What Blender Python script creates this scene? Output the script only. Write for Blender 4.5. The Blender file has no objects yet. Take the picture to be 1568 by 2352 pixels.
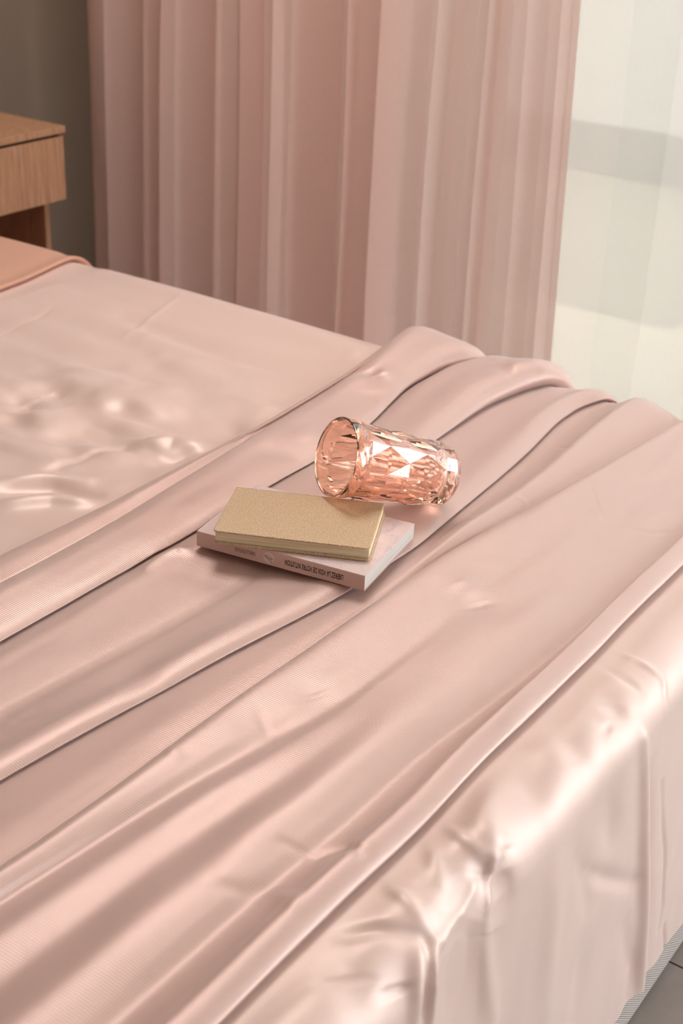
import bpy, bmesh, math, random
import numpy as np
from mathutils import Vector, Matrix

# ---------------------------------------------------------------- camera
CAM_LOC = Vector((0.0, 0.0, 1.30))
PITCH, AZ, ROLL, FPX = math.radians(26.993), math.radians(33.644), math.atan(0.045), 3200.0
heading = Vector((math.cos(AZ), math.sin(AZ), 0.0))
right0 = Vector((math.sin(AZ), -math.cos(AZ), 0.0))
fwd = heading * math.cos(PITCH) - Vector((0, 0, 1)) * math.sin(PITCH)
up0 = heading * math.sin(PITCH) + Vector((0, 0, 1)) * math.cos(PITCH)
right = right0 * math.cos(ROLL) + up0 * math.sin(ROLL)
up = up0 * math.cos(ROLL) - right0 * math.sin(ROLL)
cam_data = bpy.data.cameras.new('camera')
cam = bpy.data.objects.new('camera', cam_data)
bpy.context.scene.collection.objects.link(cam)
M = Matrix.Identity(4)
for i, a in enumerate((right, up, -fwd)):
    for j in range(3):
        M[j][i] = a[j]
M.translation = CAM_LOC
cam.matrix_world = M
cam_data.sensor_fit = 'HORIZONTAL'
cam_data.sensor_width = 24.0
cam_data.lens = FPX * 24.0 / 1568.0
cam_data.clip_start = 0.05
cam_data.dof.use_dof = True
cam_data.dof.focus_distance = 1.45
cam_data.dof.aperture_fstop = 7.0
bpy.context.scene.camera = cam

# ---------------------------------------------------------------- sky, sun, exposure
scene = bpy.context.scene
scene.view_settings.view_transform = 'Standard'
scene.view_settings.look = 'None'
scene.view_settings.gamma = 1.0
scene.view_settings.use_curve_mapping = False
scene.view_settings.exposure = 0.92
world = bpy.data.worlds.new('sky')
scene.world = world
world.use_nodes = True
bg = world.node_tree.nodes['Background']
bg.inputs['Color'].default_value = (0.88, 0.94, 1.0, 1)
bg.inputs['Strength'].default_value = 4.6
sun_data = bpy.data.lights.new('sun', 'SUN')
sun_data.energy = 5.5
sun_data.angle = math.radians(0.6)
sun_data.color = (1.0, 0.96, 0.90)
sun = bpy.data.objects.new('sun', sun_data)
scene.collection.objects.link(sun)
SUN_EL = math.radians(62)
sun.rotation_euler = Vector((-math.cos(SUN_EL), 0.10, -math.sin(SUN_EL))).to_track_quat('-Z', 'Y').to_euler()
sun.location = (8, 0, 6)
scene.cycles.max_bounces = 14
scene.cycles.diffuse_bounces = 6
scene.cycles.glossy_bounces = 5
scene.cycles.transmission_bounces = 12
scene.cycles.transparent_max_bounces = 16
scene.cycles.sample_clamp_indirect = 6.0
scene.cycles.caustics_refractive = True
scene.cycles.caustics_reflective = False
scene.cycles.blur_glossy = 0.5


def portal(name, loc, rot, sx, sy):
    d = bpy.data.lights.new(name, 'AREA')
    d.shape = 'RECTANGLE'
    d.size, d.size_y = sx, sy
    d.cycles.is_portal = True
    o = bpy.data.objects.new(name, d)
    o.location = loc
    o.rotation_euler = rot
    scene.collection.objects.link(o)


portal('window_portal', (2.72, -0.22, 1.18), (0, math.radians(90), 0), 2.36, 3.56)
portal('added_window_portal', (1.89, -2.22, 1.18), (math.radians(90), 0, 0), 1.10, 2.36)  # portal for the window added behind the camera

# ceiling lamp added out of view to brighten the head of the bed
fill_data = bpy.data.lights.new('added_fill_light', 'AREA')
fill_data.shape = 'RECTANGLE'
fill_data.size, fill_data.size_y = 0.8, 0.8
fill_data.energy = 12.5
fill_data.color = (1.0, 0.96, 0.93)
fill_light = bpy.data.objects.new('added_fill_light', fill_data)
fill_light.location = (1.86, 1.30, 2.66)
scene.collection.objects.link(fill_light)

# wrinkles and dents, in metres on the bed (amplitude mm, width mm, path)
SHEET_FEATURES = [
 (8,38,[(1.7471,1.6798),(1.7331,1.5650),(1.7197,1.4563),(1.7156,1.3601),(1.7117,1.2679),(1.7011,1.1873),(1.6909,1.1100)]),
 (-4,14,[(1.5658,1.4808),(1.5522,1.3680),(1.5394,1.2616),(1.5381,1.1634),(1.5369,1.0697)]),
 (-4,18,[(1.4758,1.6632),(1.4840,1.5973),(1.4920,1.5330),(1.4883,1.4454),(1.4849,1.3615)]),
 (4,20,[(1.4612,1.2634),(1.4471,1.1940),(1.4335,1.1275),(1.4170,1.0800),(1.4010,1.0342)]),
 (-4,16,[(1.3638,1.1486),(1.3577,1.1204),(1.3517,1.0926),(1.3363,1.0653),(1.3214,1.0388)]),
 (-6,16,[(1.2747,1.3510),(1.2710,1.3367),(1.2674,1.3225)]),
 (-6,18,[(1.2509,1.2936),(1.2413,1.2637),(1.2319,1.2345),(1.2272,1.2062),(1.2225,1.1785)]),
 (-5,14,[(1.2146,1.3483),(1.2131,1.3382),(1.2115,1.3282)]),
 (4,14,[(1.3581,1.3565),(1.3597,1.3153),(1.3613,1.2749),(1.3711,1.2508),(1.3808,1.2268)]),
 (8,12,[(1.2188,1.1181),(1.2345,1.1079),(1.2504,1.0975),(1.2519,1.0712),(1.2534,1.0452)]),
 (-6,12,[(1.1964,1.0724),(1.2076,1.0641),(1.2188,1.0557),(1.2268,1.0481),(1.2348,1.0405)]),
 (6,9,[(0.9783,1.1281),(1.0023,1.1103),(1.0267,1.0923),(1.0395,1.0677),(1.0522,1.0433)]),
 (-6,9,[(1.0042,1.1560),(1.0293,1.1384),(1.0547,1.1206),(1.0610,1.0925),(1.0672,1.0647)]),
 (5,9,[(1.0220,1.1752),(1.0435,1.1606),(1.0651,1.1458),(1.0787,1.1227),(1.0923,1.0996)]),
 (-3,6,[(1.0720,1.1529),(1.1128,1.1528),(1.1551,1.1527),(1.1788,1.1451),(1.2028,1.1373)]),
 (-0.8,3,[(1.3881,1.5689),(1.4218,1.5712),(1.4563,1.5735),(1.4938,1.5830),(1.5325,1.5928)]),
 (0.8,3,[(1.4958,1.4160),(1.5458,1.4300),(1.5978,1.4445),(1.6463,1.4547),(1.6966,1.4651)]),
 (0.8,3,[(1.2071,1.3572),(1.2284,1.3501),(1.2501,1.3429),(1.2623,1.3469),(1.2747,1.3510)]),
 (-3,8,[(1.7406,1.5028),(1.7423,1.4658),(1.7439,1.4292),(1.7368,1.3861),(1.7298,1.3440)]),
 (9,7,[(1.0705,0.3470),(1.0863,0.2966),(1.1070,0.2405),(1.1228,0.1880),(1.1394,0.1327),(1.1569,0.0745),(1.1754,0.0131),(1.1918,-0.0459),(1.2090,-0.1080)]),
 (-5,8,[(1.1054,0.2957),(1.1351,0.2084),(1.1676,0.1129),(1.1971,0.0192),(1.2292,-0.0829)]),
 (-3.5,2.5,[(1.1507,0.2464),(1.1775,0.1838),(1.2061,0.1168),(1.2223,0.0650),(1.2392,0.0107),(1.2396,-0.0061),(1.2399,-0.0231)]),
 (-4,2.5,[(1.2592,-0.0309),(1.2660,-0.0463),(1.2729,-0.0619),(1.2844,-0.0865),(1.2961,-0.1116)]),
 (1.8,3,[(1.1467,0.4413),(1.1444,0.4292),(1.1421,0.4173),(1.1369,0.4017),(1.1371,0.3876),(1.1385,0.3792),(1.1420,0.3707),(1.1301,0.3579),(1.1262,0.3414)]),
 (-2,4,[(1.1104,0.4407),(1.1091,0.4280),(1.1077,0.4154),(1.0983,0.3942),(1.0999,0.3749)]),
 (-5,11,[(1.0579,0.3888),(1.0524,0.3821),(1.0481,0.3754)]),
 (-3,8,[(1.0241,0.3820),(1.0240,0.3768),(1.0246,0.3715)]),
 (8,12,[(0.8750,0.4255),(0.8502,0.4099),(0.8281,0.3956),(0.8178,0.3873),(0.8091,0.3792),(0.8092,0.3737),(0.8101,0.3679)]),
 (-8,7,[(0.7910,0.3739),(0.7888,0.3708),(0.7868,0.3675)]),
 (-10,10,[(0.8037,0.3626),(0.8018,0.3533),(0.8032,0.3415)]),
 (5,4,[(0.8041,0.3717),(0.7974,0.3667),(0.7913,0.3615),(0.7852,0.3544),(0.7808,0.3461)]),
 (5,5,[(0.7768,0.3687),(0.7633,0.3654),(0.7503,0.3620),(0.7328,0.3609),(0.7158,0.3597),(0.7108,0.3624),(0.7060,0.3651)]),
 (-16,26,[(0.7591,0.3504),(0.7488,0.3389),(0.7427,0.3231),(0.7451,0.2857),(0.7476,0.2469)]),
 (5,9,[(0.7789,0.3473),(0.7750,0.3360),(0.7740,0.3218),(0.7793,0.3012),(0.7847,0.2802),(0.7965,0.2381),(0.8089,0.1940)]),
 (-6,5,[(0.6549,0.4205),(0.6637,0.4109),(0.6728,0.4013),(0.6797,0.3919),(0.6883,0.3827),(0.6955,0.3748),(0.7041,0.3664)]),
 (6,6,[(0.6919,0.3712),(0.6802,0.3626),(0.6703,0.3531),(0.6641,0.3395),(0.6632,0.3199)]),
 (6,4,[(0.7054,0.3644),(0.6965,0.3545),(0.6906,0.3422),(0.6914,0.3188),(0.6930,0.2941)]),
 (-4,5,[(0.6934,0.3634),(0.6806,0.3411),(0.6817,0.3039)]),
 (-7,14,[(0.6258,0.3942),(0.6227,0.3900),(0.6201,0.3857)]),
 (-5,12,[(0.6521,0.3658),(0.6502,0.3616),(0.6487,0.3572)]),
 (-5,7,[(0.9928,0.2347),(1.0242,0.2082),(1.0573,0.1803),(1.0845,0.1590),(1.1128,0.1368)]),
 (-4,10,[(0.9413,0.2923),(0.9588,0.2674),(0.9770,0.2416),(0.9861,0.2164),(0.9954,0.1906)]),
 (-5,10,[(1.1077,0.0835),(1.1349,0.0316),(1.1638,-0.0235),(1.1672,-0.0529),(1.1707,-0.0829)]),
 (-5,14,[(1.0040,0.3116),(1.0221,0.2741),(1.0411,0.2347)]),
 (5,14,[(0.8946,0.3098),(0.9007,0.2655),(0.9071,0.2194),(0.9170,0.1573),(0.9274,0.0915)]),
 (-5,14,[(1.0022,0.1291),(1.0066,0.0753),(1.0111,0.0192)]),
 (2.5,4,[(0.8128,0.4400),(0.8075,0.4251),(0.8023,0.4105),(0.7976,0.3969),(0.7964,0.3844)]),
 (2.5,5,[(0.7843,0.4392),(0.7778,0.4257),(0.7715,0.4125),(0.7589,0.4011),(0.7488,0.3908)]),
 (3,5,[(0.7223,0.4384),(0.7185,0.4216),(0.7147,0.4051),(0.7089,0.3898),(0.7073,0.3751)]),
 (-4,12,[(0.9251,0.4012),(0.9016,0.3915),(0.8809,0.3823)]),
 (-3,12,[(0.9790,0.3962),(0.9706,0.3840),(0.9661,0.3719)]),
]
THROW_FEATURES = [
 (7,6,[(0.9671,0.8915),(0.9948,0.8943),(1.0119,0.8906),(1.0171,0.8795)]),
 (-4,15,[(0.9867,0.8445),(0.9925,0.8076),(1.0010,0.7823)]),
 (-3,13,[(1.1118,0.5727),(1.1047,0.5619)]),
 (2.5,12,[(1.1409,0.6055),(1.1336,0.5853)]),
 (-3,13,[(0.8764,0.6076),(0.8732,0.6003)]),
 (-2.5,14,[(0.8055,0.6157),(0.8164,0.6070)]),
 (-5,14,[(1.5586,1.0097),(1.5528,0.9909)]),
 (4,9,[(1.5719,0.9865),(1.5649,0.9768)]),
 (-3,12,[(1.5148,0.9729),(1.4905,0.9530)]),
 (-3,9,[(1.6777,0.8528),(1.6645,0.8350)]),
 (2.5,7,[(1.6941,0.8440),(1.6841,0.8351)]),
 (-2.5,4,[(0.6967,0.5049),(0.6997,0.4901),(0.7006,0.4764)]),
 (1.5,3,[(0.6949,0.5014),(0.6977,0.4844),(0.6969,0.4754)]),
 (-2.5,4,[(0.7006,0.4764),(0.7142,0.4711),(0.7239,0.4611),(0.7217,0.4472)]),
 (-1.5,5,[(0.6273,0.5142),(0.6373,0.4971),(0.6589,0.4806)]),
 (1.5,5,[(0.6540,0.4769),(0.6507,0.4642),(0.6428,0.4555)]),
 (-0.8,2,[(1.4482,0.6072),(1.4261,0.5867),(1.3918,0.5646),(1.3697,0.5441)]),
 (-0.8,2,[(1.3664,0.5206),(1.3777,0.4933),(1.4084,0.4743)]),
 (-1,2,[(1.2627,0.6906),(1.2724,0.6771),(1.2769,0.6611)]),
 (0.8,2,[(1.3605,0.6535),(1.3624,0.6457),(1.3539,0.6342)]),
 (1.2,4,[(0.7275,0.6490),(0.7240,0.6386)]),
 (-1.5,4,[(0.6881,0.8141),(0.6881,0.8031),(0.6926,0.7941),(0.7108,0.7884)]),
 (-0.8,3,[(1.5412,0.6994),(1.5340,0.6800),(1.5227,0.6681)]),
 (-2,16,[(0.8008,0.7556),(0.8000,0.7334)]),
 (1.5,6,[(1.3041,1.0252),(1.2932,1.0059)]),
 (-2,14,[(1.2702,0.9705),(1.2825,0.9252)]),
 (2.5,14,[(1.3477,0.9734),(1.3342,0.9357)]),
]

# ---------------------------------------------------------------- helpers
def srgb(r, g, b):
    f = lambda c: c / 12.92 if c <= 0.04045 else ((c + 0.055) / 1.055) ** 2.4
    return (f(r / 255), f(g / 255), f(b / 255), 1.0)


def new_mat(name):
    m = bpy.data.materials.new(name)
    m.use_nodes = True
    nt = m.node_tree
    return m, nt, nt.nodes['Principled BSDF'], nt.nodes['Material Output']


def node(nt, kind, **kw):
    n = nt.nodes.new(kind)
    for k, v in kw.items():
        if k.startswith('i_'):
            n.inputs[k[2:].replace('_', ' ')].default_value = v
        else:
            setattr(n, k, v)
    return n


def link_mesh(name, verts, faces, mat, parent=None, smooth=False, uv=None):
    me = bpy.data.meshes.new(name)
    me.from_pydata([tuple(v) for v in verts], [], faces)
    if uv is not None:
        lay = me.uv_layers.new(name='UVMap')
        idx = np.empty(len(me.loops), dtype=np.int32)
        me.loops.foreach_get('vertex_index', idx)
        lay.data.foreach_set('uv', np.asarray(uv, dtype=np.float32)[idx].ravel())
    me.materials.append(mat)
    if smooth:
        me.polygons.foreach_set('use_smooth', [True] * len(me.polygons))
    me.update()
    o = bpy.data.objects.new(name, me)
    scene.collection.objects.link(o)
    if parent is not None:
        o.parent = parent
    return o


def link_bm(name, bm, mat, parent=None, smooth=False):
    bmesh.ops.recalc_face_normals(bm, faces=bm.faces)
    me = bpy.data.meshes.new(name)
    bm.to_mesh(me)
    bm.free()
    me.materials.append(mat)
    if smooth:
        me.polygons.foreach_set('use_smooth', [True] * len(me.polygons))
    o = bpy.data.objects.new(name, me)
    scene.collection.objects.link(o)
    if parent is not None:
        o.parent = parent
    return o


def box_bm(x0, x1, y0, y1, z0, z1, bev=0.0, seg=2, bm=None):
    own = bm is None
    bm = bm or bmesh.new()
    r = bmesh.ops.create_cube(bm, size=1.0)
    vs = r['verts']
    for v in vs:
        v.co = Vector((x0 + (v.co.x + .5) * (x1 - x0), y0 + (v.co.y + .5) * (y1 - y0), z0 + (v.co.z + .5) * (z1 - z0)))
    if bev > 0:
        es = list({e for v in vs for e in v.link_edges})
        bmesh.ops.bevel(bm, geom=es, offset=bev, segments=seg, profile=0.5, affect='EDGES')
    return bm


def empty(name, loc=(0, 0, 0)):
    o = bpy.data.objects.new(name, None)
    o.location = loc
    o.empty_display_size = 0.05
    scene.collection.objects.link(o)
    return o


def tag(o, label, cat, group=None):
    o['label'] = label
    o['category'] = cat
    if group:
        o['group'] = group
    return o


def structure(o):
    o['kind'] = 'structure'
    return o


def interp(xs, ys, x, sm=0.03):
    """smooth piecewise interpolation"""
    xs = np.asarray(xs, float)
    ys = np.asarray(ys, float)
    acc = 0
    w = 0
    for k in (-2, -1, 0, 1, 2):
        g = math.exp(-k * k / 2.0)
        acc = acc + g * np.interp(x + k * sm * .6, xs, ys)
        w += g
    return acc / w


def vnoise(x, y, seed=0):
    """smooth value noise on arrays, about -1..1"""
    xi = np.floor(x).astype(np.int64)
    yi = np.floor(y).astype(np.int64)
    fx = x - xi
    fy = y - yi
    fx = fx * fx * fx * (fx * (fx * 6 - 15) + 10)
    fy = fy * fy * fy * (fy * (fy * 6 - 15) + 10)

    def h(a, b):
        n = (a * 374761393 + b * 668265263 + seed * 974711 + 1013904223) & 0xffffffff
        n = ((n ^ (n >> 13)) * 1274126177) & 0xffffffff
        n = (n ^ (n >> 16)) & 0xffff
        return n / 32767.5 - 1.0
    return ((h(xi, yi) * (1 - fx) + h(xi + 1, yi) * fx) * (1 - fy) + (h(xi, yi + 1) * (1 - fx) + h(xi + 1, yi + 1) * fx) * fy)


def stroke_field(x, y, feats):
    """sum of soft ridges / dents along polylines given in metres (amp, width in mm)"""
    out = np.zeros_like(x)
    for amp, wid, pts in feats:
        w = wid / 1000.0
        a = amp / 1000.0
        pts = np.array(pts)
        lo = pts.min(0) - 3.2 * w
        hi = pts.max(0) + 3.2 * w
        m = (x > lo[0]) & (x < hi[0]) & (y > lo[1]) & (y < hi[1])
        if not m.any():
            continue
        px = x[m]
        py = y[m]
        n = len(pts) - 1
        best = np.full(px.shape, 1e9)
        tt = np.zeros(px.shape)
        for k in range(n):
            p, q = pts[k], pts[k + 1]
            d = q - p
            L2 = max(d @ d, 1e-12)
            t = np.clip(((px - p[0]) * d[0] + (py - p[1]) * d[1]) / L2, 0, 1)
            dd = (px - p[0] - t * d[0]) ** 2 + (py - p[1] - t * d[1]) ** 2
            b = dd < best
            best = np.where(b, dd, best)
            tt = np.where(b, (k + t) / n, tt)
        taper = np.sqrt(np.clip(np.sin(np.pi * np.clip(0.10 + 0.80 * tt, 0, 1)), 0, 1))
        out[m] += a * taper * np.exp(-best / (2 * w * w))
    return out


def grid_faces(nu, nv):
    i = np.arange(nu - 1)[:, None] * nv + np.arange(nv - 1)[None, :]
    f = np.stack([i, i + nv, i + nv + 1, i + 1], -1).reshape(-1, 4)
    return f.tolist()


# ---------------------------------------------------------------- materials
def cloth_material(name, col, rough=0.5, sheen=0.35, rib=None, weave=0.0004, spec=0.35, mottling=0.03, rib_amp=0.00010, metal=0.0):
    m, nt, bsdf, out = new_mat(name)
    tc = node(nt, 'ShaderNodeTexCoord')
    nz = node(nt, 'ShaderNodeTexNoise', i_Scale=900.0, i_Detail=2.0)
    nt.links.new(tc.outputs['UV'], nz.inputs['Vector'])
    big = node(nt, 'ShaderNodeTexNoise', i_Scale=14.0, i_Detail=3.0)
    nt.links.new(tc.outputs['UV'], big.inputs['Vector'])
    ramp = node(nt, 'ShaderNodeMix', data_type='RGBA')
    c = Vector(col[:3])
    ramp.inputs[6].default_value = (*(c * (1 - mottling)), 1)
    ramp.inputs[7].default_value = (*(c * (1 + mottling)), 1)
    mul = node(nt, 'ShaderNodeMath', operation='MULTIPLY_ADD')
    mul.inputs[1].default_value = 0.6
    nt.links.new(nz.outputs['Fac'], mul.inputs[0])
    m2 = node(nt, 'ShaderNodeMath', operation='MULTIPLY')
    m2.inputs[1].default_value = 0.4
    nt.links.new(big.outputs['Fac'], m2.inputs[0])
    nt.links.new(m2.outputs[0], mul.inputs[2])
    nt.links.new(mul.outputs[0], ramp.inputs[0])
    nt.links.new(ramp.outputs[2], bsdf.inputs['Base Color'])
    bsdf.inputs['Roughness'].default_value = rough
    bsdf.inputs['Specular IOR Level'].default_value = spec
    bsdf.inputs['Metallic'].default_value = metal
    bsdf.inputs['Sheen Weight'].default_value = sheen
    bsdf.inputs['Sheen Roughness'].default_value = 0.45
    bsdf.inputs['Sheen Tint'].default_value = (1.0, 0.95, 0.93, 1)
    height = nz.outputs['Fac']
    b1 = node(nt, 'ShaderNodeBump', i_Strength=0.25, i_Distance=weave)
    nt.links.new(height, b1.inputs['Height'])
    last = b1
    if rib:
        ang, pitch = rib
        mp = node(nt, 'ShaderNodeMapping')
        mp.inputs['Rotation'].default_value = (0, 0, math.radians(ang))
        nt.links.new(tc.outputs['UV'], mp.inputs['Vector'])
        wv = node(nt, 'ShaderNodeTexWave', wave_type='BANDS', bands_direction='X', wave_profile='SIN')
        wv.inputs['Scale'].default_value = 1.0 / pitch / (20.0 / (2 * math.pi))
        wv.inputs['Distortion'].default_value = 0.35
        wv.inputs['Detail'].default_value = 1.0
        wv.inputs['Detail Scale'].default_value = 3.0
        nt.links.new(mp.outputs[0], wv.inputs['Vector'])
        b2 = node(nt, 'ShaderNodeBump', i_Strength=1.0, i_Distance=rib_amp)
        nt.links.new(wv.outputs['Fac'], b2.inputs['Height'])
        nt.links.new(b1.outputs[0], b2.inputs['Normal'])
        last = b2
    nt.links.new(last.outputs[0], bsdf.inputs['Normal'])
    return m


def plain_material(name, col, rough=0.6, noise=0.04, scale=30.0, bump=0.0, spec=0.4, stretch=(1, 1, 1)):
    m, nt, bsdf, out = new_mat(name)
    tc = node(nt, 'ShaderNodeTexCoord')
    mp = node(nt, 'ShaderNodeMapping')
    mp.inputs['Scale'].default_value = stretch
    nt.links.new(tc.outputs['Object'], mp.inputs['Vector'])
    nz = node(nt, 'ShaderNodeTexNoise', i_Scale=scale, i_Detail=6.0, i_Roughness=0.6)
    nt.links.new(mp.outputs[0], nz.inputs['Vector'])
    mix = node(nt, 'ShaderNodeMix', data_type='RGBA')
    c = Vector(col[:3])
    mix.inputs[6].default_value = (*(c * (1 - 2 * noise)), 1)
    mix.inputs[7].default_value = (*(c * (1 + 2 * noise)), 1)
    nt.links.new(nz.outputs['Fac'], mix.inputs[0])
    nt.links.new(mix.outputs[2], bsdf.inputs['Base Color'])
    bsdf.inputs['Roughness'].default_value = rough
    bsdf.inputs['Specular IOR Level'].default_value = spec
    if bump > 0:
        b = node(nt, 'ShaderNodeBump', i_Strength=0.6, i_Distance=bump)
        nt.links.new(nz.outputs['Fac'], b.inputs['Height'])
        nt.links.new(b.outputs[0], bsdf.inputs['Normal'])
    return m


def wood_material(name, col, dark):
    m, nt, bsdf, out = new_mat(name)
    tc = node(nt, 'ShaderNodeTexCoord')
    mp = node(nt, 'ShaderNodeMapping')
    mp.inputs['Scale'].default_value = (22, 22, 1.6)
    nt.links.new(tc.outputs['Object'], mp.inputs['Vector'])
    nz = node(nt, 'ShaderNodeTexNoise', i_Scale=6.0, i_Detail=8.0, i_Roughness=0.65, i_Distortion=0.4)
    nt.links.new(mp.outputs[0], nz.inputs['Vector'])
    cr = node(nt, 'ShaderNodeValToRGB')
    cr.color_ramp.elements[0].position = 0.32
    cr.color_ramp.elements[0].color = dark
    cr.color_ramp.elements[1].position = 0.68
    cr.color_ramp.elements[1].color = col
    nt.links.new(nz.outputs['Fac'], cr.inputs[0])
    nt.links.new(cr.outputs[0], bsdf.inputs['Base Color'])
    bsdf.inputs['Roughness'].default_value = 0.55
    b = node(nt, 'ShaderNodeBump', i_Strength=0.3, i_Distance=0.0005)
    nt.links.new(nz.outputs['Fac'], b.inputs['Height'])
    nt.links.new(b.outputs[0], bsdf.inputs['Normal'])
    return m


def curtain_material(name, col, transp, transl, rough=0.9):
    m, nt, bsdf, out = new_mat(name)
    nt.nodes.remove(bsdf)
    tc = node(nt, 'ShaderNodeTexCoord')
    nz = node(nt, 'ShaderNodeTexNoise', i_Scale=1.0, i_Detail=3.0)
    mp = node(nt, 'ShaderNodeMapping')
    mp.inputs['Scale'].default_value = (900, 60, 1)
    nt.links.new(tc.outputs['UV'], mp.inputs['Vector'])
    nt.links.new(mp.outputs[0], nz.inputs['Vector'])
    mix = node(nt, 'ShaderNodeMix', data_type='RGBA')
    c = Vector(col[:3])
    mix.inputs[6].default_value = (*(c * .93), 1)
    mix.inputs[7].default_value = (*[min(1, k) for k in c * 1.07], 1)
    nt.links.new(nz.outputs['Fac'], mix.inputs[0])
    d = node(nt, 'ShaderNodeBsdfDiffuse')
    t = node(nt, 'ShaderNodeBsdfTranslucent')
    nt.links.new(mix.outputs[2], d.inputs['Color'])
    nt.links.new(mix.outputs[2], t.inputs['Color'])
    tr = node(nt, 'ShaderNodeBsdfTransparent')
    ms = node(nt, 'ShaderNodeMixShader')
    ms.inputs[0].default_value = transl
    nt.links.new(d.outputs[0], ms.inputs[1])
    nt.links.new(t.outputs[0], ms.inputs[2])
    m2 = node(nt, 'ShaderNodeMixShader')
    m2.inputs[0].default_value = transp
    nt.links.new(ms.outputs[0], m2.inputs[1])
    nt.links.new(tr.outputs[0], m2.inputs[2])
    nt.links.new(m2.outputs[0], out.inputs['Surface'])
    return m


PINK = srgb(226, 178, 158)
mat_throw = cloth_material('throw_twill', srgb(222, 187, 177), rough=0.42, sheen=0.8, metal=0.25, rib=(8, 0.0025), spec=0.8, rib_amp=0.00011)
mat_sheet = cloth_material('sateen_sheet', srgb(240, 211, 201), rough=0.41, metal=0.10, sheen=0.40, spec=0.45, weave=0.0002, mottling=0.02)
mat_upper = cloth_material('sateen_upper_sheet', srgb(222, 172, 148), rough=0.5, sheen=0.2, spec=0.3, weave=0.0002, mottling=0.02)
mat_pink_curtain = curtain_material('pink_voile', srgb(242, 214, 205), 0.17, 0.24)
mat_white_sheer = curtain_material('white_voile', srgb(196, 194, 188), 0.12, 0.22)
mat_wall = plain_material('wall_paint', srgb(130, 114, 100), 0.85, 0.02, 12, 0.0004)
mat_beige = plain_material('beige_paint', srgb(184, 170, 160), 0.85, 0.02, 12, 0.0004)
mat_white = plain_material('white_paint', srgb(240, 236, 230), 0.8, 0.015, 12)
mat_outwall = plain_material('outdoor_plaster', srgb(214, 210, 204), 0.9, 0.02, 10)
mat_plinth = plain_material('grey_plinth', srgb(126, 122, 118), 0.8, 0.05, 14)
mat_terrace = plain_material('terrace_stone', srgb(180, 168, 150), 0.8, 0.05, 5)
mat_tile = plain_material('floor_tile', srgb(152, 141, 136), 0.45, 0.09, 26, 0.0003)
mat_grout = plain_material('grout', srgb(120, 112, 104), 0.9, 0.05, 60)
mat_frame = plain_material('window_frame_paint', srgb(225, 224, 220), 0.4, 0.01, 20)
mat_wood = wood_material('light_oak', srgb(196, 152, 118), srgb(160, 116, 86))
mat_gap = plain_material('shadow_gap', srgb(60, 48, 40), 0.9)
mat_mattress = plain_material('mattress_ticking', srgb(236, 226, 218), 0.9, 0.02, 50)

# window glass
mat_glass_pane, nt, bsdf, out = new_mat('window_glass')
nt.nodes.remove(bsdf)
tr = node(nt, 'ShaderNodeBsdfTransparent')
tr.inputs['Color'].default_value = (0.96, 0.975, 0.97, 1)
gl = node(nt, 'ShaderNodeBsdfGlossy')
gl.inputs['Roughness'].default_value = 0.02
mx = node(nt, 'ShaderNodeMixShader')
mx.inputs[0].default_value = 0.06
nt.links.new(tr.outputs[0], mx.inputs[1])
nt.links.new(gl.outputs[0], mx.inputs[2])
nt.links.new(mx.outputs[0], out.inputs['Surface'])

# striped upholstery of the bed base: woven cords running up and down
mat_base, nt, bsdf, out = new_mat('striped_upholstery')
tc = node(nt, 'ShaderNodeTexCoord')
dp = node(nt, 'ShaderNodeVectorMath', operation='DOT_PRODUCT')
dp.inputs[1].default_value = (0.645, 0.0, 0.764)
nt.links.new(tc.outputs['Object'], dp.inputs[0])
ph_ = node(nt, 'ShaderNodeMath', operation='MULTIPLY')
ph_.inputs[1].default_value = 2 * math.pi / 0.0023
nt.links.new(dp.outputs['Value'], ph_.inputs[0])
wsin = node(nt, 'ShaderNodeMath', operation='SINE')
nt.links.new(ph_.outputs[0], wsin.inputs[0])
wv = node(nt, 'ShaderNodeMath', operation='MULTIPLY_ADD')
wv.inputs[1].default_value = 0.5
wv.inputs[2].default_value = 0.5
nt.links.new(wsin.outputs[0], wv.inputs[0])
cr = node(nt, 'ShaderNodeValToRGB')
cr.color_ramp.elements[0].position = 0.12
cr.color_ramp.elements[0].color = srgb(96, 88, 84)
cr.color_ramp.elements[1].position = 0.50
cr.color_ramp.elements[1].color = srgb(222, 208, 202)
nt.links.new(wv.outputs[0], cr.inputs[0])
nt.links.new(cr.outputs[0], bsdf.inputs['Base Color'])
bsdf.inputs['Roughness'].default_value = 0.9
b = node(nt, 'ShaderNodeBump', i_Strength=0.6, i_Distance=0.0006)
nt.links.new(wv.outputs[0], b.inputs['Height'])
nt.links.new(b.outputs[0], bsdf.inputs['Normal'])

# ---------------------------------------------------------------- room shell
WX = 2.60          # inner face of the window wall
HY = 2.45          # inner face of the head wall
FYW = -2.20        # inner face of the wall behind the camera
LX = -2.60
ZC = 2.70
OY0, OY1, OZ = -2.00, 1.56, 2.36

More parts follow.
